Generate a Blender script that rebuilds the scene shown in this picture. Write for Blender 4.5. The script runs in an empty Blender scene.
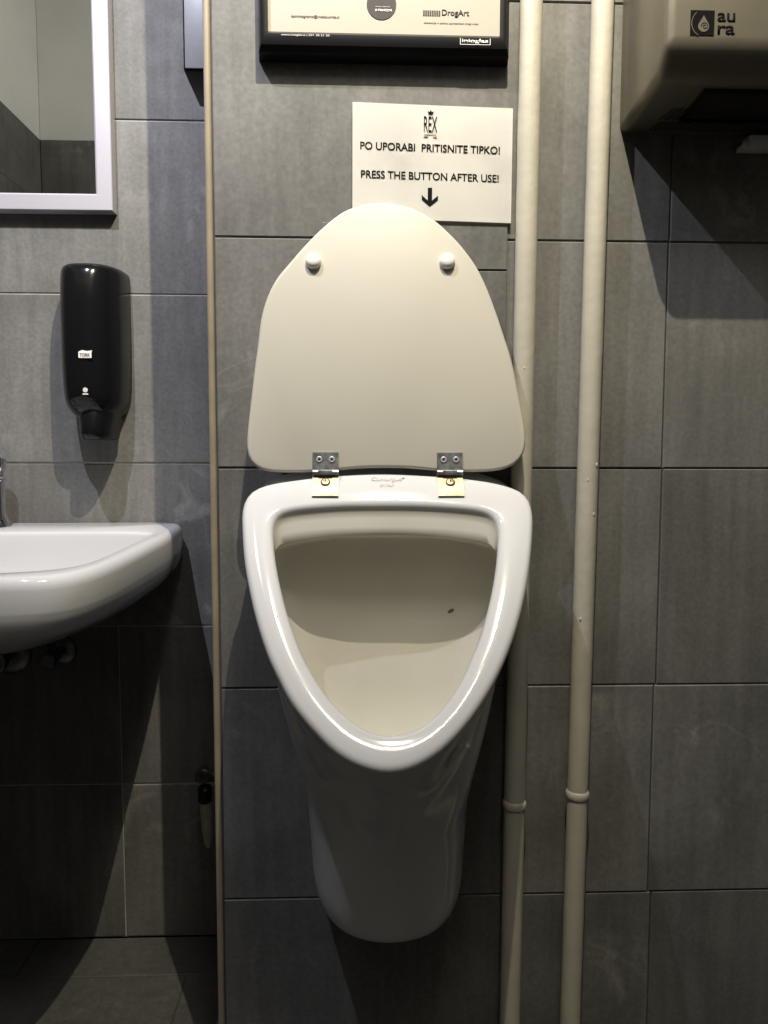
import bpy, bmesh, math, random
from mathutils import Vector, Matrix
random.seed(7)
PI = math.pi
S = bpy.context.scene
COL = S.collection

# ------------------------------------------------------------------ camera
def make_camera():
    cd = bpy.data.cameras.new('camera'); cam = bpy.data.objects.new('camera', cd); COL.objects.link(cam)
    pitch, yaw, roll = 0.0786, 0.0359, 0.002
    f = Vector((math.sin(yaw)*math.cos(pitch), math.cos(yaw)*math.cos(pitch), -math.sin(pitch)))
    r = Vector((math.cos(yaw), -math.sin(yaw), 0)); u = r.cross(f)
    r2 = r*math.cos(roll) + u*math.sin(roll); u2 = u*math.cos(roll) - r*math.sin(roll)
    m = Matrix((r2, u2, -f)).transposed().to_4x4(); m.translation = (0.1851, -1.032, 0.9222)
    cam.matrix_world = m
    cd.sensor_fit = 'VERTICAL'; cd.sensor_height = 36.0; cd.sensor_width = 27.0
    cd.lens = 36.0*769/1024; cd.clip_start = 0.02
    S.camera = cam
make_camera()

# ------------------------------------------------------------------ light
w = bpy.data.worlds.new('world'); S.world = w; w.use_nodes = True
w.node_tree.nodes['Background'].inputs[0].default_value = (0, 0, 0, 1)
def lamp(name, loc, aim, power, color, radius, cone=None):
    ld = bpy.data.lights.new(name, 'SPOT' if cone else 'POINT')
    ld.energy = power; ld.color = color; ld.shadow_soft_size = radius
    if cone: ld.spot_size = math.radians(cone); ld.spot_blend = 1.0
    o = bpy.data.objects.new(name, ld); COL.objects.link(o); o.location = loc
    o.rotation_euler = (Vector(aim)-Vector(loc)).to_track_quat('-Z', 'Y').to_euler()
    return o
lamp('warm_ceiling_lamp', (0.284, -0.65, 2.31), (0.25, 0.25, 1.64), 134, (1.0, 0.91, 0.70), 0.005, 110)
lamp('cool_ceiling_lamp', (-0.33, -0.60, 2.32), (-0.28, 0.30, 1.64), 98, (0.82, 0.84, 1.0), 0.005, 114)
lamp('overhead_fill_light', (0.35, -1.1, 2.60), (0, 0, 0), 31, (1.0, 0.96, 0.88), 0.16)  # soft point light added as ambient fill from above, no known fixture
S.view_settings.view_transform = 'Standard'; S.view_settings.look = 'None'
S.view_settings.gamma = 1.0; S.view_settings.use_curve_mapping = False
S.view_settings.exposure = 0.0
S.display_settings.display_device = 'sRGB'

# ------------------------------------------------------------------ materials
def nodemat(name):
    m = bpy.data.materials.new(name); m.use_nodes = True
    nt = m.node_tree; b = nt.nodes['Principled BSDF']
    return m, nt, b
def plain(name, col, rough=0.5, metal=0.0, noise=0.0, nscale=20, coat=0.0, bump=0.0, bscale=200, spec=None):
    m, nt, b = nodemat(name)
    b.inputs['Base Color'].default_value = (*col, 1); b.inputs['Roughness'].default_value = rough
    b.inputs['Metallic'].default_value = metal; b.inputs['Coat Weight'].default_value = coat
    b.inputs['Coat Roughness'].default_value = 0.05
    if spec is not None: b.inputs['Specular IOR Level'].default_value = spec
    tc = nt.nodes.new('ShaderNodeTexCoord')
    if noise > 0:
        n = nt.nodes.new('ShaderNodeTexNoise'); n.inputs['Scale'].default_value = nscale; n.inputs['Detail'].default_value = 5
        nt.links.new(tc.outputs['Object'], n.inputs['Vector'])
        mr = nt.nodes.new('ShaderNodeMapRange')
        mr.inputs['From Min'].default_value = 0.3; mr.inputs['From Max'].default_value = 0.7
        mr.inputs['To Min'].default_value = 1-noise; mr.inputs['To Max'].default_value = 1+noise
        nt.links.new(n.outputs['Fac'], mr.inputs['Value'])
        mx = nt.nodes.new('ShaderNodeVectorMath'); mx.operation = 'SCALE'
        mx.inputs[0].default_value = col; nt.links.new(mr.outputs[0], mx.inputs['Scale'])
        nt.links.new(mx.outputs[0], b.inputs['Base Color'])
    if bump > 0:
        n2 = nt.nodes.new('ShaderNodeTexNoise'); n2.inputs['Scale'].default_value = bscale; n2.inputs['Detail'].default_value = 3
        nt.links.new(tc.outputs['Object'], n2.inputs['Vector'])
        bp = nt.nodes.new('ShaderNodeBump'); bp.inputs['Strength'].default_value = bump; bp.inputs['Distance'].default_value = 0.001
        nt.links.new(n2.outputs['Fac'], bp.inputs['Height']); nt.links.new(bp.outputs[0], b.inputs['Normal'])
    return m
def tile_mat(name, col):
    m, nt, b = nodemat(name); L = nt.links.new; N = nt.nodes.new
    tc = N('ShaderNodeTexCoord')
    at = N('ShaderNodeAttribute'); at.attribute_name = 'tone'
    sh = N('ShaderNodeVectorMath'); sh.operation = 'MULTIPLY_ADD'; sh.inputs[1].default_value = (7, 7, 7)
    L(at.outputs['Color'], sh.inputs[0]); L(tc.outputs['Object'], sh.inputs[2])       # every tile its own piece of stone
    def noise(sc, det, dist=0, src=sh):
        n = N('ShaderNodeTexNoise'); n.inputs['Scale'].default_value = sc; n.inputs['Detail'].default_value = det
        n.inputs['Distortion'].default_value = dist; L(src.outputs[0], n.inputs['Vector']); return n
    def mr(src, a, bb, c, d):
        r = N('ShaderNodeMapRange'); r.inputs['From Min'].default_value = a; r.inputs['From Max'].default_value = bb
        r.inputs['To Min'].default_value = c; r.inputs['To Max'].default_value = d; L(src, r.inputs['Value']); return r.outputs[0]
    def mul(a, c):
        k = N('ShaderNodeMath'); k.operation = 'MULTIPLY'; L(a, k.inputs[0]); L(c, k.inputs[1]); return k.outputs[0]
    def add(a, c):
        k = N('ShaderNodeMath'); k.operation = 'ADD'; L(a, k.inputs[0]); L(c, k.inputs[1]); return k.outputs[0]
    big = mr(noise(5, 6, .6).outputs['Fac'], .3, .7, .80, 1.20)
    fine = mr(noise(170, 4).outputs['Fac'], .3, .7, .88, 1.12)
    sp = N('ShaderNodeVectorMath'); sp.operation = 'MULTIPLY'; sp.inputs[1].default_value = (60, 60, 5); L(sh.outputs[0], sp.inputs[0])
    streak = mr(noise(1, 3, 0, sp).outputs['Fac'], .3, .7, .88, 1.12)
    v = noise(2.6, 5, 1.2)
    ab = N('ShaderNodeMath'); ab.operation = 'SUBTRACT'; ab.inputs[1].default_value = .5; L(v.outputs['Fac'], ab.inputs[0])
    a2 = N('ShaderNodeMath'); a2.operation = 'ABSOLUTE'; L(ab.outputs[0], a2.inputs[0])
    line = mr(a2.outputs[0], 0.0, .006, .55, 0)
    mask = mr(noise(3.3, 2).outputs['Fac'], .50, .68, 0, .45)
    cloud = mr(noise(14, 8, .8).outputs['Fac'], .56, .78, 0, 1.2)
    vein = add(add(mul(line, mask), mul(cloud, mask)), mul(cloud, mask))
    one = N('ShaderNodeMath'); one.operation = 'ADD'; one.inputs[1].default_value = 1.0; L(vein, one.inputs[0])
    tone = mr(at.outputs['Fac'], 0, 1, .90, 1.10)
    fac = mul(mul(mul(big, fine), mul(streak, tone)), one.outputs[0])
    sc = N('ShaderNodeVectorMath'); sc.operation = 'SCALE'; sc.inputs[0].default_value = col; L(fac, sc.inputs['Scale'])
    L(sc.outputs[0], b.inputs['Base Color'])
    L(mr(noise(30, 4).outputs['Fac'], .3, .7, .50, .66), b.inputs['Roughness'])
    b.inputs['Specular IOR Level'].default_value = 0.28
    bp = N('ShaderNodeBump'); bp.inputs['Strength'].default_value = .25; bp.inputs['Distance'].default_value = .0006
    L(noise(90, 5).outputs['Fac'], bp.inputs['Height']); L(bp.outputs[0], b.inputs['Normal'])
    return m
M = {}
M['tile'] = tile_mat('grey stone tile', (0.138, 0.135, 0.126))
M['floor_tile'] = tile_mat('floor stone tile', (0.085, 0.083, 0.078))
M['grout'] = plain('grout', (0.045, 0.042, 0.040), 0.9, noise=.2, nscale=40)
M['pale_grout'] = plain('pale grout', (0.42, 0.40, 0.38), 0.9, noise=.2, nscale=40)
M['plaster'] = plain('white plaster', (0.80, 0.79, 0.76), 0.85, noise=.04, nscale=4, bump=.2, bscale=60)
M['ceiling_paint'] = plain('grey white ceiling paint', (0.5, 0.5, 0.48), 0.9)
M['dark_paint'] = plain('dark grey paint', (0.06, 0.06, 0.06), 0.8)
M['beige_trim'] = plain('beige plastic trim', (0.27, 0.225, 0.16), 0.45, noise=.12, nscale=18)
M['ceramic'] = plain('white ceramic', (0.60, 0.60, 0.61), 0.08, noise=.015, nscale=6, spec=.38)
M['stained_ceramic'] = plain('yellowed ceramic', (0.64, 0.62, 0.55), 0.15, noise=.05, nscale=9, coat=.3)
M['dull_chrome'] = plain('dull chrome', (0.22, 0.22, 0.22), 0.3, metal=1.0)
M['lid'] = plain('cream lacquered lid', (0.50, 0.475, 0.405), 0.38, noise=.012, nscale=10)
M['bumper'] = plain('white rubber bumper', (0.78, 0.76, 0.70), 0.4)
M['zinc'] = plain('tarnished zinc plate', (0.34, 0.345, 0.35), 0.42, metal=.85, noise=.6, nscale=90)
M['brass_zinc'] = plain('yellow zinc plate', (0.34, 0.32, 0.22), 0.45, metal=.7, noise=.35, nscale=70)
M['screw'] = plain('brass screw', (0.55, 0.40, 0.22), 0.35, metal=.9)
M['dark'] = plain('dark recess', (0.012, 0.011, 0.010), 0.6)
M['print'] = plain('faint grey print', (0.50, 0.47, 0.44), 0.5)
M['stain'] = plain('brown stain', (0.16, 0.10, 0.06), 0.6)
M['pipe'] = plain('cream gloss pipe paint', (0.47, 0.44, 0.365), 0.35, noise=.05, nscale=25, bump=.5, bscale=90)
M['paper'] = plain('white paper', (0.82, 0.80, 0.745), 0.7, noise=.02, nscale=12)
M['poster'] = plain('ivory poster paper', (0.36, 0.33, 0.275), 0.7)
M['ink'] = plain('black ink', (0.007, 0.0065, 0.0065), 0.9, spec=.1)
M['grey_ink'] = plain('grey ink', (0.075, 0.07, 0.07), 0.8, spec=.1)
M['tan_ink'] = plain('brown ink', (0.35, 0.20, 0.10), 0.6)
M['pale_ink'] = plain('pale ink', (0.62, 0.60, 0.58), 0.5)
M['black_plastic'] = plain('black satin plastic', (0.008, 0.008, 0.009), 0.32, spec=.25)
M['gloss_black'] = plain('gloss black plastic', (0.006, 0.006, 0.0065), 0.16, spec=.3)
M['smoke'] = plain('smoked window plastic', (0.035, 0.035, 0.036), 0.25)
M['silver'] = plain('satin silver paint', (0.40, 0.385, 0.42), 0.4, metal=.15)
M['glass'] = plain('mirror silvering', (0.86, 0.88, 0.86), 0.01, metal=1.0)
M['steel'] = plain('champagne brushed metal', (0.215, 0.195, 0.150), 0.40, metal=.5, noise=.05, nscale=40)
M['grille_dark'] = plain('grille shadow gap', (0.015, 0.014, 0.012), 0.7)
M['chrome'] = plain('chrome', (0.75, 0.75, 0.76), 0.08, metal=1.0)
M['grey_plastic'] = plain('grey metal front', (0.27, 0.27, 0.28), 0.4, metal=.2, noise=.05, nscale=60)
M['white_plastic'] = plain('white plastic', (0.72, 0.70, 0.66), 0.4)
M['old_brass'] = plain('dull dark metal', (0.10, 0.09, 0.08), 0.4, metal=.7)
M['pale_handle'] = plain('pale grubby plastic', (0.34, 0.30, 0.24), 0.55, noise=.15, nscale=60)

# ------------------------------------------------------------------ helpers
WL = {}
def link(o, wl, parent=None):
    COL.objects.link(o); wl = Vector(wl); WL[o.name] = wl
    if parent is not None:
        o.parent = parent; o.location = wl - WL[parent.name]
    else:
        o.location = wl
    return o
def obj(name, bm, mats, parent=None, smooth=True, angle=35):
    if not isinstance(mats, (list, tuple)): mats = [mats]
    bmesh.ops.recalc_face_normals(bm, faces=bm.faces[:])
    xs = [v.co for v in bm.verts]
    c = Vector([(min(p[i] for p in xs) + max(p[i] for p in xs))/2 for i in range(3)])
    for v in bm.verts: v.co -= c
    me = bpy.data.meshes.new(name); bm.to_mesh(me); bm.free()
    for m in mats: me.materials.append(M[m])
    if smooth:
        me.polygons.foreach_set('use_smooth', [True]*len(me.polygons))
        me.set_sharp_from_angle(angle=math.radians(angle))
    return link(bpy.data.objects.new(name, me), c, parent)
def thing(name, loc, label, cat, group=None):
    o = bpy.data.objects.new(name, None); o.empty_display_size = .03
    link(o, loc); return tag(o, label, cat, group)
def tag(o, label, cat, group=None):
    o['label'] = label; o['category'] = cat
    if group: o['group'] = group
    return o
def struct(o): o['kind'] = 'structure'; return o
def box(bm, a, b, bev=0.0, seg=2, mat=0):
    a, b = Vector(a), Vector(b)
    g = bmesh.ops.create_cube(bm, size=1.0); vs = g['verts']
    for v in vs: v.co = Vector([(a[i]+b[i])/2 + v.co[i]*(b[i]-a[i]) for i in range(3)])
    fs = set(f for v in vs for f in v.link_faces)
    for f in fs: f.material_index = mat
    if bev > 0:
        es = list(set(e for v in vs for e in v.link_edges))
        bmesh.ops.bevel(bm, geom=es, offset=bev, segments=seg, affect='EDGES', profile=.5)
def BM(): return bmesh.new()
def boxed(a, b, bev=0, seg=2):
    bm = BM(); box(bm, a, b, bev, seg); return bm
def rings(bm, R, close=True, cap0=False, cap1=False, mat=0):
    V = [[bm.verts.new(p) for p in r] for r in R]
    n = len(R[0]); out = []
    for a, b in zip(V, V[1:]):
        for i in range(n if close else n-1):
            j = (i+1) % n
            f = bm.faces.new((a[i], a[j], b[j], b[i])); f.material_index = mat; out.append(f)
    if cap0: bm.faces.new(V[0][::-1])
    if cap1: bm.faces.new(V[-1])
    return V
def frame(d):
    d = Vector(d).normalized(); a = Vector((0, 0, 1)) if abs(d.z) < .9 else Vector((1, 0, 0))
    u = d.cross(a).normalized(); return d, u, d.cross(u)
def lathe(bm, o, axis, prof, n=32, cap0=True, cap1=True):
    d, u, v = frame(axis); o = Vector(o)
    rings(bm, [[o + d*h + (u*math.cos(2*PI*k/n) + v*math.sin(2*PI*k/n))*max(r, 1e-5) for k in range(n)] for r, h in prof], True, cap0, cap1)
def tube(bm, pts, rad, n=20):
    pts = [Vector(p) for p in pts]; R = []
    rad = rad if isinstance(rad, (list, tuple)) else [rad]*len(pts)
    up = None
    for i, p in enumerate(pts):
        d = (pts[min(i+1, len(pts)-1)] - pts[max(i-1, 0)]).normalized()
        if up is None: _, up, _ = frame(d)
        up = (up - d*up.dot(d)).normalized(); v = d.cross(up)
        R.append([p + (up*math.cos(2*PI*k/n) + v*math.sin(2*PI*k/n))*rad[i] for k in range(n)])
    rings(bm, R, True, True, True)
def spline(P, n, closed=True):
    P = [Vector(p) for p in P]; m = len(P); out = []
    segs = m if closed else m-1
    for i in range(segs):
        g = lambda k: P[k % m] if closed else P[max(0, min(m-1, k))]
        a, b, c, d = g(i-1), g(i), g(i+1), g(i+2)
        for k in range(n):
            t = k/n
            out.append(.5*((2*b) + (c-a)*t + (2*a-5*b+4*c-d)*t*t + (3*b-a-3*c+d)*t**3))
    if not closed: out.append(P[-1])
    return out
def polar(P, cen, N, sm=1.2):
    """outline as radius per angle about cen, lightly smoothed"""
    Q = [Vector((*p, 0)) for p in P]; Q = spline(Q, 8)
    A = sorted((math.atan2(q.y-cen[1], q.x-cen[0]), math.hypot(q.x-cen[0], q.y-cen[1])) for q in Q)
    A = [(A[-1][0]-2*PI, A[-1][1])] + A + [(A[0][0]+2*PI, A[0][1])]
    r = []; j = 0
    for k in range(N):
        t = -PI + 2*PI*(k+.5)/N
        while A[j+1][0] < t: j += 1
        (t0, r0), (t1, r1) = A[j], A[j+1]
        r.append(r0 + (r1-r0)*(t-t0)/max(t1-t0, 1e-9))
    W = [(d, math.exp(-d*d/(2*sm*sm))) for d in range(-5, 6)]; s = sum(w for _, w in W)
    r = [sum(r[(k+d) % N]*w for d, w in W)/s for k in range(N)]
    return [(math.cos(-PI+2*PI*(k+.5)/N), math.sin(-PI+2*PI*(k+.5)/N), r[k]) for k in range(N)]
def flat(bm, poly, o, ux, uy, th=.0004):
    """a thin printed or applied shape: polygon in the plane (o, ux, uy) with a little thickness"""
    o, ux, uy = Vector(o), Vector(ux).normalized(), Vector(uy).normalized(); n = ux.cross(uy)
    lo = [o + ux*x + uy*y for x, y in poly]; hi = [p + n*th for p in lo]
    rings(bm, [lo, hi], True, True, True)
def text(name, body, height, cen, parent, mat='ink', ux=(1, 0, 0), uy=(0, 0, 1), width=None, bold=0.0, align='CENTER', th=.0003):
    cu = bpy.data.curves.new(name, 'FONT'); cu.body = body; cu.size = 1.0; cu.offset = bold
    cu.fill_mode = 'FRONT'; cu.resolution_u = 4
    t = bpy.data.objects.new(name, cu); COL.objects.link(t)
    bpy.context.view_layer.update()
    me = bpy.data.meshes.new_from_object(t.evaluated_get(bpy.context.evaluated_depsgraph_get()))
    COL.objects.unlink(t); bpy.data.objects.remove(t); bpy.data.curves.remove(cu)
    bm = BM(); bm.from_mesh(me); bpy.data.meshes.remove(me)
    xs = [v.co.x for v in bm.verts]; ys = [v.co.y for v in bm.verts]
    x0, x1, y0, y1 = min(xs), max(xs), min(ys), max(ys)
    sy = height/(y1-y0); sx = (width/(x1-x0)) if width else sy
    ux, uy = Vector(ux).normalized(), Vector(uy).normalized(); n = ux.cross(uy); cen = Vector(cen)
    ax = {'CENTER': (x0+x1)/2, 'LEFT': x0, 'RIGHT': x1}[align]
    for v in bm.verts: v.co = cen + ux*((v.co.x-ax)*sx) + uy*((v.co.y-(y0+y1)/2)*sy)
    r = bmesh.ops.extrude_face_region(bm, geom=bm.faces[:])
    for v in [g for g in r['geom'] if isinstance(g, bmesh.types.BMVert)]: v.co += n*th
    return obj(name, bm, mat, parent, smooth=False)
def disc_poly(cx, cy, r, n=32): return [(cx+r*math.cos(2*PI*k/n), cy+r*math.sin(2*PI*k/n)) for k in range(n)]

# ------------------------------------------------------------------ room shell
def tiled(name, o, ux, uy, rects, back, mat='tile', depth=.05, lip=.0006, grout='grout', gap=.0007):
    """slab of wall with every tile modelled on a grout bed; o, ux, uy: plane of the tile faces"""
    o, ux, uy = Vector(o), Vector(ux), Vector(uy); n = ux.cross(uy)
    bm = BM(); lay = bm.loops.layers.float_color.new('tone')
    def P(x, y, h): return o + ux*x + uy*y + n*h
    x0, y0, x1, y1 = back
    V = [[bm.verts.new(P(x, y, h)) for x, y in ((x0, y0), (x1, y0), (x1, y1), (x0, y1))] for h in (-depth, -.002)]
    q = [bm.faces.new(V[0][::-1]), bm.faces.new(V[1])] + [bm.faces.new((V[0][i], V[0][(i+1) % 4], V[1][(i+1) % 4], V[1][i])) for i in range(4)]
    for f in q: f.material_index = 1
    g, bv = gap, .0015
    for (a, b, c, d) in rects:
        h = random.uniform(-lip, lip); tx, ty = random.uniform(-lip, lip)*.6, random.uniform(-lip, lip)*.6
        tone = (random.random(), random.random(), random.random(), 1)
        def ring(e, hh):
            out = []
            for (x, y, sx, sy) in ((a+e, b+e, -1, -1), (c-e, b+e, 1, -1), (c-e, d-e, 1, 1), (a+e, d-e, -1, 1)):
                out.append(bm.verts.new(P(x, y, hh + (h + tx*sx + ty*sy if hh > -.003 else 0))))
            return out
        A, B, C = ring(g, -.004), ring(g, -bv), ring(g+bv, 0)
        fs = [bm.faces.new(C)]
        for U, W in ((A, B), (B, C)):
            for i in range(4): fs.append(bm.faces.new((U[i], U[(i+1) % 4], W[(i+1) % 4], W[i])))
        for f in fs:
            f.material_index = 0
            for l in f.loops: l[lay] = tone
    # normals are set by winding of closed shells
    return struct(obj(name, bm, [mat, grout], smooth=False))
def grid(xs, ys): return [(x0, y0, x1, y1) for x0, x1 in zip(xs, xs[1:]) for y0, y1 in zip(ys, ys[1:])]
H = 2.4; CEIL = 3.1; XL, XR, YR = -1.32, 1.30, -2.10
rows = [.3*k for k in range(9)]
# wall behind the urinal (the boxed out wall stands 0.38 in front of the basin wall)
rc = []
for k in range(8):
    j = .600 + (.003, -.002, .001, .0, .001, .002, 0, 0)[k]
    rc += [(0, rows[k], j, rows[k+1]), (j, rows[k], XR, rows[k+1])]
tiled('wall_back', (0, 0, 0), (1, 0, 0), (0, 0, 1), rc, (-.0065, 0, XR, H), depth=.06)
rc = []
for k in range(8):
    j = [XL, -.854, -.254, -.008] if k < 2 else [XL, -.554, -.008]
    rc += [(a, rows[k], b, rows[k+1]) for a, b in zip(j, j[1:])]
tiled('wall_alcove', (0, .38, 0), (1, 0, 0), (0, 0, 1), rc, (XL, 0, -.0065, H), grout='pale_grout', gap=.0010)
tiled('wall_return', (-.0065, .38, 0), (0, -1, 0), (0, 0, 1), [(0.001, rows[k], .379, rows[k+1]) for k in range(8)], (0, 0, .379, H), depth=.03)
tiled('wall_left', (XL, 0, 0), (0, 1, 0), (0, 0, 1), grid([YR, -1.72, -1.42, -.82, -.22, .38], rows), (YR, 0, .38, H))
tiled('wall_rear', (XR, YR, 0), (-1, 0, 0), (0, 0, 1), grid([0, .22, .82, 1.42, 2.02, XR-XL], rows), (0, 0, XR-XL, H))
tiled('wall_right', (XR, 0, 0), (0, -1, 0), (0, 0, 1), grid([0, .6, 1.2, 1.8, -YR], rows), (0, 0, -YR, H))
tiled('floor', (0, 0, 0), (1, 0, 0), (0, 1, 0), grid([XL, -.715, -.115, .485, 1.085, 1.3], [YR, -1.83, -1.53, -1.23, -.93, -.63, -.33, -.03, .27]) + grid([XL, -1.015, -.415, .185, .785, 1.3], [.27, .38]),
      (XL, YR, XR, .38), mat='floor_tile')
def plain_struct(name, a, b, m='plaster'): return struct(obj(name, boxed(a, b), m, smooth=False))
plain_struct('ceiling', (XL-.05, YR-.05, CEIL), (XR+.05, .43, CEIL+.05), 'ceiling_paint')
up = BM()
for a, b in (((-.0065, 0.001, H), (XR, .05, CEIL)), ((XL, .381, H), (-.0065, .43, CEIL)), ((-.0065, .05, H), (.03, .43, CEIL))): box(up, a, b)
struct(obj('wall_upper', up, 'dark_paint', smooth=False))
up = BM(); box(up, (XL-.05, YR, H), (XL-.001, .43, CEIL)); struct(obj('wall_left_upper', up, 'plaster', smooth=False))
up = BM(); box(up, (XL, YR-.05, H), (XR, YR-.001, CEIL)); struct(obj('wall_rear_upper', up, 'plaster', smooth=False))
up = BM(); box(up, (XR+.001, YR, H), (XR+.05, .05, CEIL)); struct(obj('wall_right_upper', up, 'dark_paint', smooth=False))
# beige corner trim: quarter round profile on the outer corner
bm = BM(); pr = [(-.0008, .003)] + [(-.0054 + .0046*math.cos(a), .0010 - .0040*math.sin(a)) for a in [PI*(.05+.9*k/10) for k in range(11)]] + [(-.0100, .012), (-.0066, .012), (-.0066, .003)]
rings(bm, [[(x, y, z) for x, y in pr] for z in (0.0005, H)], True, True, True)
struct(obj('trim_1', bm, 'beige_trim'))

# ------------------------------------------------------------------ urinal
OUT = [(0.0023,-0.0031),(0.0686,0.0021),(0.1092,0.0073),(0.1393,0.0138),(0.1646,0.0242),(0.1758,0.0389),(0.1778,0.0576),(0.1754,0.0789),(0.1699,0.1084),(0.1616,0.1451),(0.1506,0.1826),(0.1386,0.2158),(0.1246,0.2474),(0.1082,0.2777),(0.0906,0.3043),(0.0742,0.3249),(0.0577,0.3423),(0.0394,0.3572),(0.0189,0.3681),(0.0049,0.3719),(-0.005,0.3729),(-0.0168,0.3716),(-0.0325,0.3667),(-0.0503,0.3573),(-0.0645,0.3458),(-0.0789,0.3303),(-0.0917,0.3154),(-0.1049,0.2971),(-0.1164,0.2756),(-0.1285,0.2511),(-0.1391,0.2237),(-0.1488,0.1938),(-0.1571,0.1626),(-0.1644,0.13),(-0.1696,0.0959),(-0.1736,0.0603),(-0.1719,0.0406),(-0.1633,0.0249),(-0.144,0.0153),(-0.1143,0.0088),(-0.0741,0.0023),(-0.0386,-0.0017)]
INN = [(-0.0188,0.0494),(0.0208,0.0494),(0.0555,0.0507),(0.0851,0.0532),(0.1122,0.0569),(0.1266,0.0619),(0.1329,0.0716),(0.1344,0.0848),(0.1305,0.1112),(0.1258,0.1366),(0.1176,0.1693),(0.1079,0.2005),(0.0969,0.2303),(0.0855,0.2542),(0.0741,0.2764),(0.062,0.2952),(0.0484,0.3117),(0.0353,0.3232),(0.0247,0.3302),(0.0143,0.3343),(-0.002,0.3366),(-0.0162,0.3348),(-0.0303,0.3288),(-0.0446,0.3189),(-0.057,0.3063),(-0.0676,0.2939),(-0.0816,0.2723),(-0.0944,0.2481),(-0.1051,0.2215),(-0.1145,0.194),(-0.123,0.1627),(-0.1298,0.1329),(-0.1344,0.1047),(-0.1366,0.0843),(-0.1347,0.0694),(-0.1284,0.061),(-0.1121,0.0561),(-0.0853,0.0525),(-0.0533,0.05)]
UX = .222
OUT = [(x*1.014, .16 + (v-.16)*1.012) for x, v in OUT]
RO = Vector((UX, -.060, .8938)); RE = Vector((0, -.6569, -.754)); RN = Vector((0, -.754, .6569))
def rim(x, v, h=0): return RO + Vector((x, 0, 0)) + RE*v + RN*h
NP = 144; CEN = (0, .16)
po, pi_ = polar(OUT, CEN, NP, .6), polar(INN, CEN, NP, .8)
vmax = .373
# round D outline for the lower body, in the same polar order (unit half width, depth 0..1)
D = [(-1, .0), (-.5, -.01), (0, -.01), (.5, -.01), (1, .0), (1.02, .10), (.99, .30), (.91, .52), (.78, .72), (.56, .89), (.28, .98), (0, 1.0), (-.28, .98), (-.56, .89), (-.78, .72), (-.91, .52), (-.99, .30), (-1.02, .10)]
pd = polar(D, (0, .43), NP, 1.0)
def body_ring(zb, zf, wd, yb, yf, t, curve=0.0):
    out = []
    for k in range(NP):
        c, s, r = po[k]; x1, v1 = c*r/.1765, (CEN[1]+s*r)/vmax
        c, s, r = pd[k]; x2, v2 = c*r, .43+s*r
        x, v = x1+(x2-x1)*t, max(v1+(v2-v1)*t, 0)
        out.append(Vector((UX + .006*t + x*wd, min(-.0006, yb + (yf-yb)*v - curve*x*x*max(0, 1-v*2.5)), zb + (zf-zb)*v)))
    return out
def between(R, n):
    """more rings, smoothly between the given ones"""
    cols = [spline([r[k] for r in R], n, False) for k in range(len(R[0]))]
    return [[c[i] for c in cols] for i in range(len(cols[0]))]
body = [(.885, .590, .1725, -.050, -.2885, 0), (.899, .566, .168, -.022, -.2690, 0), (.893, .548, .164, -.0015, -.2560, .02), (.80, .530, .157, -.001, -.2430, .08),
        (.70, .505, .143, -.001, -.2250, .25), (.60, .476, .124, -.001, -.2070, .5), (.51, .443, .1095, -.001, -.188, .65),
        (.42, .398, .1035, -.001, -.168, .8), (.355, .349, .1000, -.001, -.149, .9), (.325, .323, .091, -.001, -.136, .9), (.313, .313, .072, -.001, -.115, .9)]
outer = between([body_ring(*b) for b in reversed(body)], 5)
for r in outer:
    for p in r: p.y = min(p.y, -.0006)
def pl(P, off, h): return [rim(c*(r+off), CEN[1]+s*(r+off), h) for c, s, r in P]
edge = [pl(po, -.009*(1-math.cos(b)), -.009*(1-math.sin(b))) for b in (PI/2*k/5 for k in range(6))]
mid = [[(a*(1-t) + b*t) + RN*(.0012*math.sin(PI*t)) for a, b in zip(pl(po, -.009, 0), pl(pi_, .009, 0))] for t in (.25, .5, .75)]
lip_e = [pl(pi_, .009*(1-math.sin(b)), -.009*(1-math.cos(b))) for b in (PI/2*k/5 for k in range(6))]
def lip(t, off): return [p + Vector((0, -.004*t, -.035*t)) for p in pl(pi_, off, -.009)]
lips = [lip(.3, -.0005), lip(.6, -.0005), lip(.9, 0), lip(1.0, .003)]
cav = [(.815, .568, .150, -.046, -.262, 0), (.80, .556, .150, -.036, -.252, .1), (.72, .535, .136, -.033, -.230, .3), (.64, .515, .118, -.033, -.208, .5), (.575, .500, .095, -.034, -.190, .7), (.53, .490, .068, -.045, -.165, 1), (.508, .48, .040, -.065, -.150, 1), (.50, .478, .015, -.09, -.135, 1)]
cavr = between([lips[-1]] + [body_ring(*c, curve=.006) for c in cav], 5)[1:]
u = thing('urinal', (UX, 0, .313), 'white ceramic wall-hung urinal with cream lid raised, between basin and pipes', 'urinal')
bm = BM(); rings(bm, outer + edge + mid + lip_e + lips + cavr, True, True, True)
nin = len(outer + edge + mid + lip_e)
bm.faces.ensure_lookup_table()
for i, f in enumerate(bm.faces):
    if (nin-1)*NP <= i: f.material_index = 1
bowl = obj('bowl', bm, ['ceramic', 'stained_ceramic'], u, angle=60)
RX, RU = (1, 0, 0), -RE
text('brand_lettering', 'Camargue', .0085, rim(.001, .0098, .0017), bowl, 'print', RX, RU, width=.0385, bold=.0)
bm = BM(); flat(bm, [(.0015*math.cos(a)*1, .0015*math.sin(a)) for a in [2*PI*k/16 for k in range(16)]], rim(.0220, .0068, .0016), RX, RU); obj('registered_mark', bm, 'print', bowl)
text('small_lettering', 'BY ITALY', .0040, rim(.0015, .0195, .0021), bowl, 'print', RX, RU, width=.0175)
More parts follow.
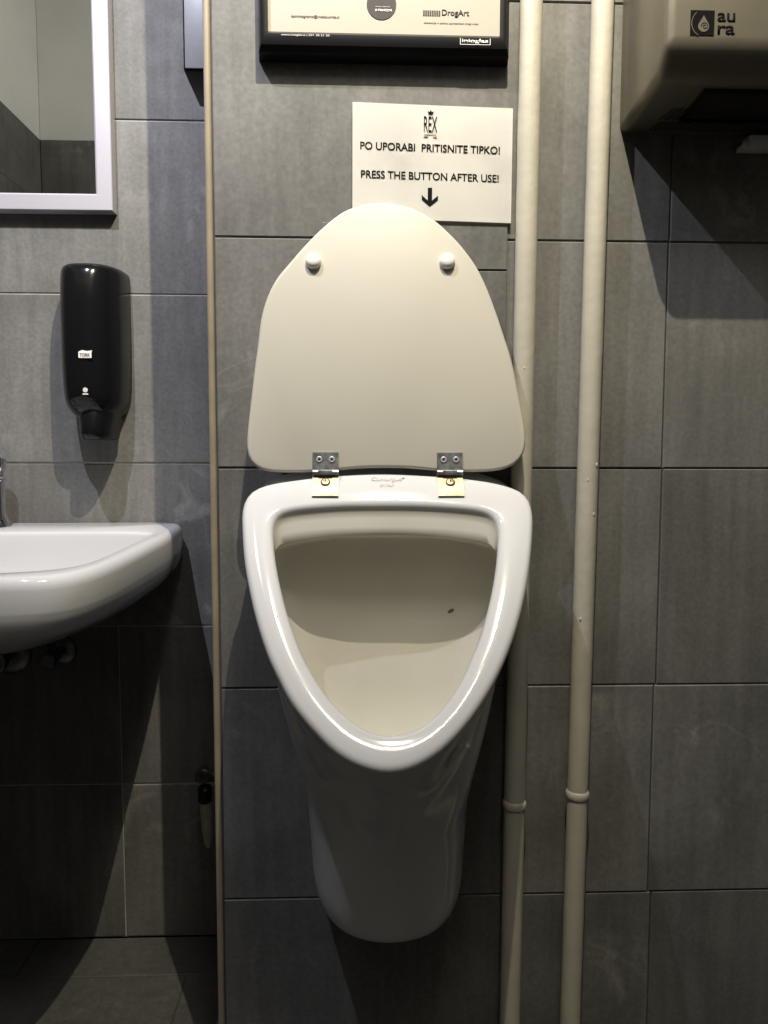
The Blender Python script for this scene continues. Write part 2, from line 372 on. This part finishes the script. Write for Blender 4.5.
bm = BM(); flat(bm, [(.0016*math.cos(a), .0007*math.sin(a)) for a in [2*PI*k/10 for k in range(10)]], rim(-.1555, .098, .0006), RX, RU); obj('speck', bm, 'stain', bowl)
bm = BM(); flat(bm, [(.0010*math.cos(a), .0016*math.sin(a)) for a in [2*PI*k/10 for k in range(10)]], rim(-.1245, .2035, .0009), RX, RU); obj('speck', bm, 'print', bowl)
from mathutils.bvhtree import BVHTree
bw = WL['bowl']; tree = BVHTree.FromPolygons([v.co + bw for v in bowl.data.vertices], [p.vertices[:] for p in bowl.data.polygons])
hit, nrm, _, _ = tree.ray_cast(Vector((.235, -.55, .82)), Vector((.148, 1.023, -.213)).normalized())
if hit is not None:
    if nrm.y > 0: nrm = -nrm
    ax = Vector((.85, 0, .5)); ax = (ax - nrm*ax.dot(nrm)).normalized()
    bm = BM(); flat(bm, [(.0048*math.cos(a), .0022*math.sin(a)) for a in [2*PI*k/14 for k in range(14)]], hit + nrm*.0003, ax, nrm.cross(ax)); sk = obj('brown_stain', bm, 'stain', bowl)
# lid: slab with rounded edges, leaning against the wall
LID = [(x*1.009, v*1.003) for x, v in [(0.0046,0.0029),(0.0348,0.0019),(0.0651,-0.0011),(0.0954,-0.002),(0.1258,-0.0015),(0.1512,0.0021),(0.1656,0.0112),(0.1734,0.025),(0.1745,0.0351),(0.1713,0.0632),(0.1674,0.0836),(0.1578,0.1348),(0.1479,0.1682),(0.1379,0.1991),(0.1254,0.2327),(0.1128,0.2585),(0.1001,0.2766),(0.0874,0.292),(0.0619,0.3162),(0.0466,0.3254),(0.0312,0.3325),(0.0185,0.336),(0.0057,0.3379),(-0.0071,0.3393),(-0.0199,0.3381),(-0.0301,0.3364),(-0.0428,0.332),(-0.0556,0.3267),(-0.081,0.3056),(-0.1062,0.2794),(-0.1213,0.2611),(-0.1364,0.243),(-0.1464,0.2249),(-0.1538,0.2043),(-0.1582,0.1838),(-0.1611,0.1558),(-0.1649,0.1278),(-0.1682,0.0973),(-0.1715,0.067),(-0.1743,0.0368),(-0.1743,0.0217),(-0.1712,0.0117),(-0.1662,0.0042),(-0.1577,-0.0003),(-0.1453,-0.0023),(-0.1155,-0.0028),(-0.0905,-0.0022),(-0.0606,-0.0002),(-0.0305,0.0024)]]
LO = Vector((.224, -.066, .8994)); LE = Vector((0, .036, .3345)).normalized(); LN = Vector((0, -LE.z, LE.y))
def lidp(x, v, h=0): return LO + Vector((x, 0, 0)) + LE*v + LN*h
plid = polar(LID, (0, .15), 160, 1.0)
def lr(off, h): return [lidp(c*(r+off), .15+s*(r+off), h) for c, s, r in plid]
bm = BM(); R = []
for b in (0, PI/8, PI/4, 3*PI/8, PI/2): R.append(lr(-.004*(1-math.sin(b)), -.014+.004*(1-math.cos(b)) - .0))
for b in (0, PI/8, PI/4, 3*PI/8, PI/2): R.append(lr(-.004*(1-math.cos(b)), -.004*(1-math.sin(b))))
rings(bm, R, True, True, True)
lid = obj('lid', bm, 'lid', u, angle=50)
for x, v in ((-.0929, .2625), (.0763, .2642)):
    bm = BM(); lathe(bm, lidp(x, v, -.0005), LN, [(.0098, 0), (.0098, .003), (.0092, .0055), (.0075, .0075), (.0045, .0088), (.0015, .0092)], 28)
    obj('bumper', bm, 'bumper', lid)
# hinges: one plate on the lid, one plate on the rim, a rolled knuckle between
for hx in (-.0755, .0805):
    wd = .0162
    def bent(pts, th=.0016):
        b = BM(); a = [Vector(p) for p in pts]
        rings(b, [[p + Vector((sx*wd, 0, 0)) + q for p in (a[0], a[1]) for q in [Vector()]] for sx in (-1, 1)], False); return b
    h = BM()
    def plate(b, P0, ex, ey, en, x0, x1, y0, y1, th):
        vs = [P0 + ex*x + ey*y + en*k for k in (0, th) for x, y in ((x0, y0), (x1, y0), (x1, y1), (x0, y1))]
        V = [b.verts.new(p) for p in vs]
        for q in ((3, 2, 1, 0), (4, 5, 6, 7), (0, 1, 5, 4), (1, 2, 6, 5), (2, 3, 7, 6), (3, 0, 4, 7)): b.faces.new([V[i] for i in q])
    X = Vector((1, 0, 0)); off = UX-.224
    plate(h, lidp(hx+off, 0, .0002), X, LE, LN, -wd, wd, -.0015, .0215, .0016)
    top = obj('hinge', h, 'zinc', u, smooth=False)
    h = BM(); c = lidp(hx+off, -.0038, .0012)
    lathe(h, c - X*wd, X, [(.0036, 0), (.0036, wd*2)], 16)
    box(h, c + Vector((-wd*.55, -.0042, -.0030)), c + Vector((wd*.55, .003, .0030)), .0006)
    obj('knuckle', h, 'zinc', top)
    h = BM(); plate(h, rim(hx, 0, .0008), X, RE, RN, -wd, wd, .0045, .0375, .0028)
    low = obj('rim_plate', h, 'brass_zinc', top, smooth=False)
    low['label'] = 'brighter yellowish hinge plate screwed to the rim'
    h = BM(); lathe(h, rim(hx, .0165, .0034), RN, [(.0060, 0), (.0060, .0012), (.0050, .0022), (.0035, .0026)], 20)
    for s, e in ((.0034, .0008), (.0008, .0034)): pass
    obj('screw', h, 'screw', top)
    h = BM()
    for a, b in ((.0032, .0007), (.0007, .0032)): flat(h, [(-a, -b), (a, -b), (a, b), (-a, b)], rim(hx, .0165, .0059), RX, RU, .0003)
    obj('screw_slot', h, 'dark', top)
    for sx in (-.0078, .0078):
        h = BM(); P = lidp(hx+off+sx, .0125, .0018)
        d, a, b = frame(LN)
        lathe(h, P, LN, [(.0040, 0), (.0040, .0007), (.0030, .0012), (.0018, .0009), (.0017, .0003)], 18)
        obj('rivet', h, 'silver', top)
        h = BM(); flat(h, disc_poly(0, 0, .0016, 12), P + LN*.0006, (1, 0, 0), LE, .0004); obj('rivet_hole', h, 'dark', top)

# ------------------------------------------------------------------ pipes
def pipe(x0, x1, r, zj, label, name='riser_pipe'):
    """painted riser pipe from floor to ceiling, x0 at the floor, x1 at z=1.5"""
    Y = -.0205
    def at(z): return Vector((x0 + (x1-x0)*z/1.5, Y, z))
    t = thing(name, at(0), label, 'pipe', None)
    bm = BM(); pts = [at(0.0 + (CEIL)*k/110) for k in range(111)]
    tube(bm, pts, [r*(1 + .012*math.sin(k*1.7)*math.sin(k*.37)) for k in range(111)], 28)
    p = obj('pipe_run', bm, 'pipe', t)
    bm = BM(); lathe(bm, at(zj-.006), at(1)-at(0), [(r, 0), (r+.0014, .001), (r+.0022, .004), (r+.0020, .008), (r+.0010, .0105), (r, .0115)], 28)
    obj('joint_collar', bm, 'pipe', t)
    return t, at
p1, at1 = pipe(.3985, .4065, .0142, .442, 'left cream pipe, passing close behind the right edge of the raised lid')
p2, at2 = pipe(.4835, .4975, .0140, .455, 'right cream pipe, standing clear of the urinal and nearest the hand dryer')
for at, t, ds in ((at1, p1, ((.52, .004), (1.03, -.002))), (at2, p2, ((.885, -.003), (.84, .006), (.70, -.007), (.905, .008)))):
    for z, dx in ds:
        bm = BM(); bmesh.ops.create_icosphere(bm, subdivisions=2, radius=1)
        for v in bm.verts: v.co = at(z) + Vector((dx, -.0135 + abs(dx)*.25, 0)) + Vector((v.co.x*.0016, v.co.y*.0014, v.co.z*.0032))
        obj('paint_drip', bm, 'pipe', t)

# ------------------------------------------------------------------ inspection panel
t = thing('inspection_panel', (.26, 0, .93), 'flush inspection panel of grey tile behind the raised urinal lid', 'panel')
for z0, z1 in ((.93, 1.159), (1.161, 1.219)):
    obj('cover_tile', boxed((.14, -.0045, z0), (.3835, .002, z1), .0008, 1), 'tile', t, smooth=False)

# ------------------------------------------------------------------ paper sign
t = thing('paper_sign', (.283, -.006, 1.222), 'white paper notice reading press the button after use, taped above the lid', 'sign')
def tilt(x, z): return Vector((.2838 + x*1.0 + z*.003, -.0072, 1.2965 + z - x*.020))
sx, sz = Vector((1, 0, -.020)), Vector((.003, 0, 1))
bm = BM(); n = 24; vs = {}
for i in range(n+1):
    for j in range(17):
        x, z = -.1035 + .207*i/n, -.0745 + .1445*j/16
        p = tilt(x, z); p.y += .0008*math.sin(x*24+1) * (j/16-.5)
        vs[i, j] = bm.verts.new(p)
for i in range(n):
    for j in range(16): bm.faces.new((vs[i, j], vs[i+1, j], vs[i+1, j+1], vs[i, j+1]))
bmesh.ops.solidify(bm, geom=bm.faces[:], thickness=.0003)
sheet = obj('sheet', bm, 'paper', t)
def sp(x, z): p = tilt(x, z-.0060); p.y -= .0003; return p
text('lettering', 'PO UPORABI  PRITISNITE TIPKO!', .0098, sp(-.003, .0225), sheet, 'ink', sx, sz, width=.181, bold=.014)
text('lettering', 'PRESS THE BUTTON AFTER USE!', .0098, sp(-.003, -.0130), sheet, 'ink', sx, sz, width=.179, bold=.014)
text('emblem_lettering', 'REX', .0195, sp(-.003, .0520), sheet, 'ink', sx, sz, width=.0172, bold=.0)
bm = BM(); flat(bm, [(-.0026, -.002), (.0026, -.002), (.0038, .0022), (.0018, .0006), (0, .0030), (-.0018, .0006), (-.0038, .0022)], sp(-.003, .0665), sx, sz); obj('crown', bm, 'ink', sheet, smooth=False)
bm = BM()
for k in range(12): flat(bm, [(-.0008+k*.0013-.007, -.0004), (.0002+k*.0013-.007, -.0004), (.0002+k*.0013-.007, .0004), (-.0008+k*.0013-.007, .0004)], sp(-.003, .0393), sx, sz)
obj('tiny_lettering', bm, 'tan_ink', sheet, smooth=False)
for x, m in ((-.0058, 'grey_ink'), (.0058, 'tan_ink')):
    bm = BM(); flat(bm, [(-.0025, -.0006), (.0025, -.0006), (.0025, .0006), (-.0025, .0006)], sp(-.003+x, .0362), sx, sz); obj('emblem_bar', bm, m, sheet, smooth=False)
bm = BM()
flat(bm, [(-.0028, .012), (-.0028, -.004), (-.0105, .0025), (-.0105, -.0035), (0, -.0120), (.0105, -.0035), (.0105, .0025), (.0028, -.004), (.0028, .012)], sp(-.003, -.0395), sx, sz)
obj('arrow', bm, 'ink', sheet, smooth=False)

# ------------------------------------------------------------------ poster frame
t = thing('poster_frame', (.218, 0, 1.419), 'black framed ivory poster on the wall over the paper notice', 'frame')
PX0, PX1, PZ0, PZ1 = .0617, .3800, 1.4185, 1.650
prof = [(0, 0), (-.006, .0), (-.020, .0015), (-.026, .0045), (-.0275, .007), (-.0275, .0105), (-.022, .0128), (-.012, .0140), (0, .0140)]   # (y, inset from the outer edge)
bm = BM(); R = []
for y, i in prof: R.append([(PX0+i, y, PZ0+i*2.1), (PX1-i, y, PZ0+i*2.1), (PX1-i, y, PZ1-i), (PX0+i, y, PZ1-i)])
rings(bm, R, True); fr = obj('frame', bm, 'black_plastic', t, angle=25)
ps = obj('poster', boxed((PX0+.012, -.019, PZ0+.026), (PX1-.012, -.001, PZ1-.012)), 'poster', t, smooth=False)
Yp = -.0193
text('lettering', 'DrogArt', .0094, (.3105, Yp, 1.4730), ps, 'grey_ink', width=.0345, bold=.012)
bm = BM()
for k in range(8): flat(bm, [(k*.0028, 0), (k*.0028+.0020, 0), (k*.0028+.0020, .0062), (k*.0028, .0062)], (.2695, Yp, 1.4698), (1, 0, 0), (0, 0, 1))
obj('logo_bars', bm, 'grey_ink', ps, smooth=False)
text('fine_lettering', 'svetovanje in pomoc uporabnikom drog v noci', .0022, (.3050, Yp, 1.4610), ps, 'grey_ink', width=.069)
text('fine_lettering', 'kamnitogremo@medeuumka.si', .0040, (.1340, Yp, 1.4655), ps, 'grey_ink', width=.060)
bm = BM(); flat(bm, disc_poly(0, 0, .0185, 40), (.2170, Yp, 1.4820), (1, 0, 0), (0, 0, 1)); ds = obj('round_emblem', bm, 'grey_ink', ps, smooth=False)
text('fine_lettering', 'drustvo za pomoc', .0016, (.2185, Yp-.0005, 1.4790), ds, 'pale_ink', width=.018)
text('fine_lettering', 'SI PRIHODN', .0030, (.2195, Yp-.0005, 1.4745), ds, 'paper', width=.021, bold=.02)
text('maker_lettering', 'inioglas', .0062, (.3345, -.0279, 1.4355), fr, 'paper', ux=(1, 0, 0), uy=(0, .12, 1), width=.0330, bold=.012)
bm = BM()
for q in (((-.0190, -.0040), (-.0190, .0040), (.0004, 0)), ((.0186, -.0040), (.0186, .0040), (.0004, 0))): 
    flat(bm, [(q[0][0], q[0][1]), (q[0][0]+.0006, q[0][1]), (q[0][0]+.0006, q[1][1]), (q[0][0], q[1][1])], (.3345, -.0279, 1.4355), (1, 0, 0), (0, .12, 1))
flat(bm, [(-.019, -.0044), (.019, -.0044), (.019, -.0039), (-.019, -.0039)], (.3345, -.0279, 1.4355), (1, 0, 0), (0, .12, 1))
obj('maker_border', bm, 'pale_ink', fr, smooth=False)
text('maker_lettering', 'www.inioglas.si | 031 30 21 20', .0030, (.122, -.0280, 1.4385), fr, 'pale_ink', ux=(1, 0, 0), uy=(0, 0, 1), width=.060)

# ------------------------------------------------------------------ hand dryer
t = thing('hand_dryer', (.68, 0, 1.34), 'champagne metal hand dryer on the wall at the upper right', 'hand dryer')
DX0, DX1 = .530, .806
bm = BM(); pr = [(0, 1.3375), (-.126, 1.3475), (-.150, 1.374), (-.150, 1.62), (0, 1.62)]
V = [[bm.verts.new((x, y, z)) for y, z in pr] for x in (DX0, DX1)]
bm.faces.new(V[0][::-1]); bm.faces.new(V[1])
for i in range(5): bm.faces.new((V[0][i], V[0][(i+1) % 5], V[1][(i+1) % 5], V[1][i]))
es = [e for e in bm.edges if not all(abs(v.co.y) < 1e-6 for v in e.verts)]
bmesh.ops.bevel(bm, geom=es, offset=.011, segments=5, affect='EDGES', profile=.5)
hd = obj('body', bm, 'steel', t, angle=30)
def und(y): return 1.3375 - y*(.0100/.126)         # underside height at y
bm = BM()
for k in range(40):
    x = DX0 + .034 + k*.0056
    for (y0, y1) in ((-.012, -.034),):
        a = [(x, y0), (x+.0026, y0), (x+.0026+.006, y1), (x+.006, y1)]
        if DX1-.034 < x: continue
        rings(bm, [[(p[0], p[1], und(p[1])+h) for p in a] for h in (-.0006, .002)], True, True, True)
for k in range(8):
    x = DX0 + .036 + k*.0056
    a = [(x, -.038), (x+.0026, -.038), (x+.0026+.0075, -.066), (x+.0075, -.066)]
    rings(bm, [[(p[0], p[1], und(p[1])+h) for p in a] for h in (-.0006, .002)], True, True, True)
obj('air_grille', bm, 'grille_dark', t, smooth=False)
bm = BM(); a = [(.592, -.110), (.740, -.110), (.740, -.040), (.592, -.040)]; b = [(.596, -.106), (.736, -.106), (.736, -.044), (.596, -.044)]
rings(bm, [[(x, y, und(y)+.001) for x, y in a], [(x, y, und(y)-.005) for x, y in a], [(x, y, und(y)-.005) for x, y in b], [(x, y, und(y)-.0012) for x, y in b]], True, False, False)
def _open():
    b = BM(); rings(b, [[(x, y, und(y)+h) for x, y in ((.595, -.107), (.737, -.107), (.737, -.043), (.595, -.043))] for h in (-.0014, .001)], True, True, True); return b
nz = obj('air_nozzle', bm, 'black_plastic', t, smooth=False)
obj('nozzle_opening', _open(), 'dark', nz, smooth=False)
# logo on the front face
fo = Vector((0, -.150, 1.372)); fu = Vector((0, 0, 1)); fn = Vector((1, 0, 0)).cross(fu)
def fr_(x, d): return fo + Vector((x, 0, 0)) + fu*d + fn*.0003
LX = .5562
def sq(a, b, c, d): return [(a, b), (c, b), (c, d), (a, d)]
LZ = .0128
bm = BM(); flat(bm, sq(0, 0, .0270, .0262), fr_(LX, LZ), (1, 0, 0), fu); lg = obj('logo_square', bm, 'ink', t, smooth=False)
o2 = fr_(LX, LZ) + fn*.0005
bm = BM()
arc = [(.0160 + .0150*math.cos(a), .0125 + .0150*math.sin(a)) for a in [PI*.72 + PI*.62*k/20 for k in range(21)]]
arc2 = [(.0160 + .0142*math.cos(a), .0125 + .0142*math.sin(a)) for a in [PI*.72 + PI*.62*k/20 for k in range(21)]]
lo = [o2 + Vector((x, 0, 0)) + fu*y for x, y in arc]; hi = [o2 + Vector((x, 0, 0)) + fu*y for x, y in arc2]
rings(bm, [[p for p in lo], [p for p in hi], [p + fn*.0003 for p in hi], [p + fn*.0003 for p in lo], [p for p in lo]], False)
obj('logo_arc', bm, 'steel', lg, smooth=False)
bm = BM(); dp = [(.0148, .0208)] + [(.0148 + .0062*math.cos(a), .0092 + .0060*math.sin(a)) for a in [PI*.12 - (PI*1.24)*k/20 for k in range(21)]]
flat(bm, dp, o2, (1, 0, 0), fu, .0003); obj('logo_drop', bm, 'steel', lg, smooth=False)
bm = BM(); sv = [(.0162 + (.0006 + .0036*k/30)*math.cos(k*.32), .0092 + (.0006 + .0036*k/30)*math.sin(k*.32)) for k in range(31)]
tube(bm, [o2 + Vector((x, 0, 0)) + fu*y + fn*.0004 for x, y in sv], .00035, 6); obj('logo_swirl', bm, 'ink', lg)
text('logo_lettering', 'au', .0096, fr_(LX+.0305, LZ+.0195), t, 'ink', (1, 0, 0), fu, width=.0200, bold=.012, align='LEFT')
text('logo_lettering', 'ra', .0096, fr_(LX+.0310, LZ+.0060), t, 'ink', (1, 0, 0), fu, width=.0195, bold=.012, align='LEFT')

# white duct end under the dryer
t = thing('cable_duct', (.76, 0, 1.318), 'short white plastic duct end on the tiles just below the hand dryer', 'cable duct')
obj('duct', boxed((.693, -.022, 1.315), (.80, 0, 1.331), .0015), 'white_plastic', t)
obj('end_cap', boxed((.686, -.020, 1.315), (.694, 0, 1.322), .001), 'white_plastic', t)

# ------------------------------------------------------------------ soap dispenser
t = thing('soap_dispenser', (-.262, .38, .945), 'black plastic soap dispenser on the tiles above the basin', 'soap dispenser')
SX = -.2690
def dring(z, wl, wr, yf, yb=.378, nx=40, p=2.6):
    out = []
    for k in range(nx+1):
        a = PI*k/nx; c, s = math.cos(a), math.sin(a)
        x = math.copysign(abs(c)**(2/p), c); y = abs(s)**(2/p)
        out.append(Vector((SX + (x*wr if x > 0 else x*wl), yb + (yf-yb)*y, z)))
    return out
W = .0525
sec = [(1.2365, W-.011, .335), (1.235, W-.005, .300), (1.229, W-.001, .284), (1.214, W, .276), (1.17, W, .2695), (1.10, W, .2675), (1.045, W-.001, .2685), (1.013, W-.003, .271), (.997, W-.007, .278), (.986, W-.014, .290), (.980, W-.020, .304)]
bm = BM(); R = between([dring(z, ww, ww, yf) for z, ww, yf in sec], 4); rings(bm, R, True, True, True)
sb = obj('body', bm, 'gloss_black', t, angle=50)
bm = BM(); R = [dring(z, ww, ww, yf, .36, 28, 2.4) for z, ww, yf in ((.996, .0325, .292), (.978, .0320, .286), (.964, .0290, .284), (.951, .0285, .281), (.943, .0265, .286), (.941, .022, .292))]
R = [[p + Vector((.006, -.003, 0)) for p in r] for r in R]
rings(bm, R, True, True, True); obj('push_lever', bm, 'gloss_black', t, angle=50)
# smoked sight window near the bottom front (crescent lying on the body)
bm = BM(); R = []
for zz, yy in ((1.0125, .2712), (1.003, .2748), (.995, .2795)):
    row = []
    for k in range(21):
        f = k/20*2-1; ww = {1.0125: .026, 1.003: .038, .995: .041}[zz]
        x = f*ww; zc = zz - (.010*f*f if zz > 1.01 else .004*f*f)
        # sit just on the surface
        i = min(range(len(sec)), key=lambda q: abs(sec[q][0]-zc))
        za, zb = (sec[i], sec[i+1]) if zc <= sec[i][0] else (sec[i-1], sec[i])
        tt = (za[0]-zc)/(za[0]-zb[0]); w_ = za[1]+(zb[1]-za[1])*tt; yf = za[2]+(zb[2]-za[2])*tt
        s = max(0, 1-abs(x/w_)**2.6)**(1/2.6)
        row.append(Vector((SX+x, .378+(yf-.378)*s-.0012, zc)))
    R.append(row)
rings(bm, R, False); bmesh.ops.solidify(bm, geom=bm.faces[:], thickness=.001); obj('sight_window', bm, 'smoke', sb)
bm = BM(); o2 = Vector((-.2610, .2668, 1.0805)); flat(bm, [(-.0105, -.0058), (.0105, -.0058), (.0105, .0035), (.0122, .0066), (.004, .0052), (-.004, .0068), (-.008, .0054), (-.0105, .0038)], o2, (1, 0, 0), (0, 0, 1), .0012)
lg = obj('logo_plate', bm, 'paper', sb, smooth=False)
text('logo_lettering', 'TORK', .0056, o2 + Vector((0, -.0014, -.0012)), lg, 'ink', width=.0170, bold=.02)
bm = BM(); flat(bm, disc_poly(0, 0, .0040, 20), (-.2625, .2682, 1.0225), (1, 0, 0), (0, 0, 1), .0012); flat(bm, sq(-.0045, -.0078, .0045, -.0055), (-.2625, .2682, 1.0225), (1, 0, 0), (0, 0, 1), .0012)
obj('round_mark', bm, 'pale_ink', sb, smooth=False)

# ------------------------------------------------------------------ washbasin
t = thing('washbasin', (-.52, .38, .66), 'white ceramic washbasin on the alcove wall beneath the mirror', 'washbasin')
half = [(-.127, .379), (-.126, .306), (-.119, .229), (-.120, .143), (-.124, .008), (-.132, -.076), (-.146, -.123), (-.166, -.147), (-.217, -.158), (-.30, -.160), (-.40, -.160)]
CXB = -.52
outl = half + [(2*CXB-x, y) for x, y in half[::-1]]
def lvl(y): return .793 - (.38-y)*.0283
ol = [(p.x, p.y) for p in spline([(x, y, 0) for x, y in outl], 6, False)]
# back edge along the wall
nb = 30; ol += [(ol[-1][0] + (ol[0][0]-ol[-1][0])*k/nb, .379) for k in range(1, nb)]
def bs(sx, sy, dz, y0=.379, inset=0, zflat=None):
    out = []
    for x, y in ol:
        xx = CXB + (x-CXB)*sx; yy = y0 + (y-.379)*sy
        out.append(Vector((xx, yy, (lvl(y) if zflat is None else zflat) + dz)))
    return out
innr = [(-.149, .238), (-.147, .20), (-.149, .159), (-.152, .07), (-.158, -.035), (-.178, -.090), (-.244, -.117), (-.32, -.121), (-.40, -.121)]
inl = innr + [(2*CXB-x, y) for x, y in innr[::-1]]
il = [(p.x, p.y) for p in spline([(x, y, 0) for x, y in inl], 6, False)]
# resample both outlines by angle about one centre
cb = (-.52, .12)
ppo = polar(ol, cb, 180, 1.0); ppi = polar(il + [(il[-1][0] + (il[0][0]-il[-1][0])*k/30, .242) for k in range(1, 30)], cb, 180, 1.0)
def bring(P, off, dz, s=1.0, yc=None, sy=None, clampy=True):
    out = []
    for c, q, r in P:
        x = cb[0] + c*(r*s+off); y = cb[1] + q*(r*(sy or s)+off)
        if clampy: y = min(y, .3795)
        out.append(Vector((x, y, lvl(y) + dz)))
    return out
def under(s, sy, z, yk):
    out = []
    for c, q, r in ppo:
        x = cb[0] + c*r*s; y = .3795 - (.3795-(cb[1]+q*r))*sy; y = min(y, .3795)
        out.append(Vector((x, y, z + max(0, (yk-y))*.10*(1-(z-.64)/.112) - (.38-y)*.0283*(z-.64)/.112)))
    return out
R = [under(.40, .66, .640, .1), under(.62, .80, .645, .1), under(.76, .885, .660, .1), under(.87, .950, .683, .1), under(.955, .983, .706, .1), under(.988, .995, .728, .1), under(1.0, 1.0, .752, .1)]
low = between(R, 4)
R = low + [bring(ppo, -.014*(1-math.cos(b)), -.016*(1-math.sin(b))) for b in (PI/2*k/5 for k in range(6))]
R += [bring(ppi, .008*(1-math.sin(b)), -.008*(1-math.cos(b)), clampy=False) for b in (PI/2*k/4 for k in range(5))]
R += between([bring(ppi, -.001, -.008), bring(ppi, -.004, -.030), bring(ppi, -.012, -.065), bring(ppi, -.035, -.095), bring(ppi, 0, -.108, .6), bring(ppi, 0, -.112, .15)], 3)[1:]
bm = BM(); rings(bm, R, True, True, True); obj('basin', bm, 'ceramic', t, angle=50)
bm = BM(); lathe(bm, (-.52, .12, lvl(.12)-.1125), (0, 0, 1), [(.030, 0), (.030, .002), (.026, .0035), (.02, .0015), (.004, .001)], 28); obj('drain', bm, 'chrome', t)

# faucet at the left edge of the picture
FX = -.4430
t = thing('faucet', (FX, .318, .789), 'chrome mixer tap standing on the back ledge of the basin', 'faucet')
bm = BM(); lathe(bm, (FX, .320, .7918), (0, 0, 1), [(.0290, 0), (.0290, .003), (.026, .008), (.0215, .016), (.0195, .030), (.0195, .078), (.0215, .080), (.0215, .083), (.0195, .085), (.0195, .100)], 32); obj('body', bm, 'chrome', t)
bm = BM(); lathe(bm, (FX, .320, .8875), (0, 0, 1), [(.0205, 0), (.0225, .004), (.0225, .022), (.018, .028), (.006, .030)], 32); tube(bm, [(FX-.002, .318, .911), (FX-.03, .31, .922), (FX-.07, .30, .935)], [.006, .0055, .005], 14); obj('lever', bm, 'chrome', t)
bm = BM(); tube(bm, [(FX-.008, .314, .835), (FX-.03, .27, .850), (FX-.05, .22, .852), (FX-.06, .195, .842), (FX-.062, .188, .830)], [.012, .012, .0115, .011, .011], 18); obj('spout', bm, 'chrome', t)

# waste trap and stop valve under the basin
t = thing('waste_trap', (-.44, .379, .54), 'chrome waste pipe with wall collar under the left of the basin', 'waste pipe')
bm = BM(); lathe(bm, (-.452, .379, .552), (0, -1, 0), [(.040, 0), (.039, .004), (.032, .010), (.022, .012)], 32); obj('wall_collar', bm, 'dull_chrome', t)
bm = BM(); pts = spline([(-.452, .378, .552), (-.452, .30, .552), (-.455, .24, .547), (-.475, .20, .525), (-.505, .19, .520), (-.520, .188, .545), (-.52, .188, .60), (-.52, .188, .634)], 6, False)
tube(bm, pts, .016, 18); obj('pipe_bend', bm, 'dull_chrome', t)
bm = BM(); lathe(bm, (-.452, .33, .552), (0, -1, 0), [(.018, 0), (.022, .002), (.022, .018), (.018, .020)], 24); obj('nut', bm, 'dull_chrome', t)
t = thing('stop_valve', (-.35, .379, .54), 'small chrome stop valve with round wall collar under the basin', 'valve')
bm = BM(); lathe(bm, (-.356, .379, .556), (0, -1, 0), [(.026, 0), (.025, .004), (.018, .009), (.011, .010)], 28); obj('wall_collar', bm, 'dull_chrome', t)
bm = BM(); lathe(bm, (-.356, .372, .556), (0, -1, 0), [(.009, 0), (.009, .030), (.0125, .032), (.0125, .052), (.009, .054)], 20); lathe(bm, (-.356, .332, .540), (0, 0, 1), [(.006, 0), (.006, .03), (.008, .031), (.008, .04)], 16); obj('valve_body', bm, 'old_brass', t)
bm = BM(); lathe(bm, (-.356, .320, .556), (0, -1, 0), [(.011, 0), (.014, .003), (.014, .014), (.010, .018)], 20); obj('knob', bm, 'dull_chrome', t)
bm = BM(); tube(bm, spline([(-.356, .332, .578), (-.358, .325, .60), (-.37, .31, .622), (-.42, .28, .634)], 6, False), .005, 10); obj('hose', bm, 'dull_chrome', t)

# ------------------------------------------------------------------ mirror
t = thing('mirror', (-.56, .38, 1.337), 'wall mirror in a satin silver frame above the basin', 'mirror')
MX0, MX1, MZ0, MZ1 = -.86, -.2370, 1.3375, 1.93; fw = .0285
bm = BM(); prof = [(.379, 0), (.356, 0), (.3545, .0012), (.3545, fw-.003), (.357, fw), (.365, fw)]
rings(bm, [[(MX0+i, y, MZ0+i), (MX1-i, y, MZ0+i), (MX1-i, y, MZ1-i), (MX0+i, y, MZ1-i)] for y, i in prof], True); obj('frame', bm, 'silver', t, smooth=False)
obj('glass', boxed((MX0+fw-.002, .3585, MZ0+fw-.002), (MX1-fw+.002, .375, MZ1-fw+.002)), 'glass', t, smooth=False)

# ------------------------------------------------------------------ towel dispenser on the return wall
t = thing('towel_dispenser', (-.04, .235, 1.49), 'black wall dispenser with grey side, high in the alcove behind the corner trim', 'dispenser')
obj('housing', boxed((-.0735, .178, 1.4895), (-.0068, .300, 1.74), .003), 'black_plastic', t)
obj('side_cover', boxed((-.0705, .1755, 1.4930), (-.0075, .1785, 1.737), .001), 'grey_plastic', t)

# ------------------------------------------------------------------ low valve behind the corner trim
t = thing('drain_valve', (-.0068, .30, .35), 'dark round valve with pale handle low in the alcove behind the trim', 'valve')
bm = BM(); lathe(bm, (-.006, .31, .345), (-1, 0, 0), [(.020, 0), (.019, .004), (.010, .008), (.010, .082), (.008, .084)], 24); obj('stub_pipe', bm, 'old_brass', t)
bm = BM(); lathe(bm, (-.0850, .312, .349), (0, -1, .15), [(.011, 0), (.013, .004), (.013, .026), (.0105, .028), (.0060, .0275), (.0055, .022)], 24); obj('round_head', bm, 'old_brass', t)
bm = BM(); lathe(bm, (-.0840, .30, .330), (0, 0, -1), [(.010, 0), (.013, .004), (.013, .026), (.010, .030)], 20); obj('collar', bm, 'black_plastic', t)
bm = BM(); lathe(bm, (-.0835, .30, .302), (.05, 0, -1), [(.0105, 0), (.0105, .03), (.0095, .055), (.0075, .078), (.004, .085)], 20); obj('handle', bm, 'pale_handle', t)
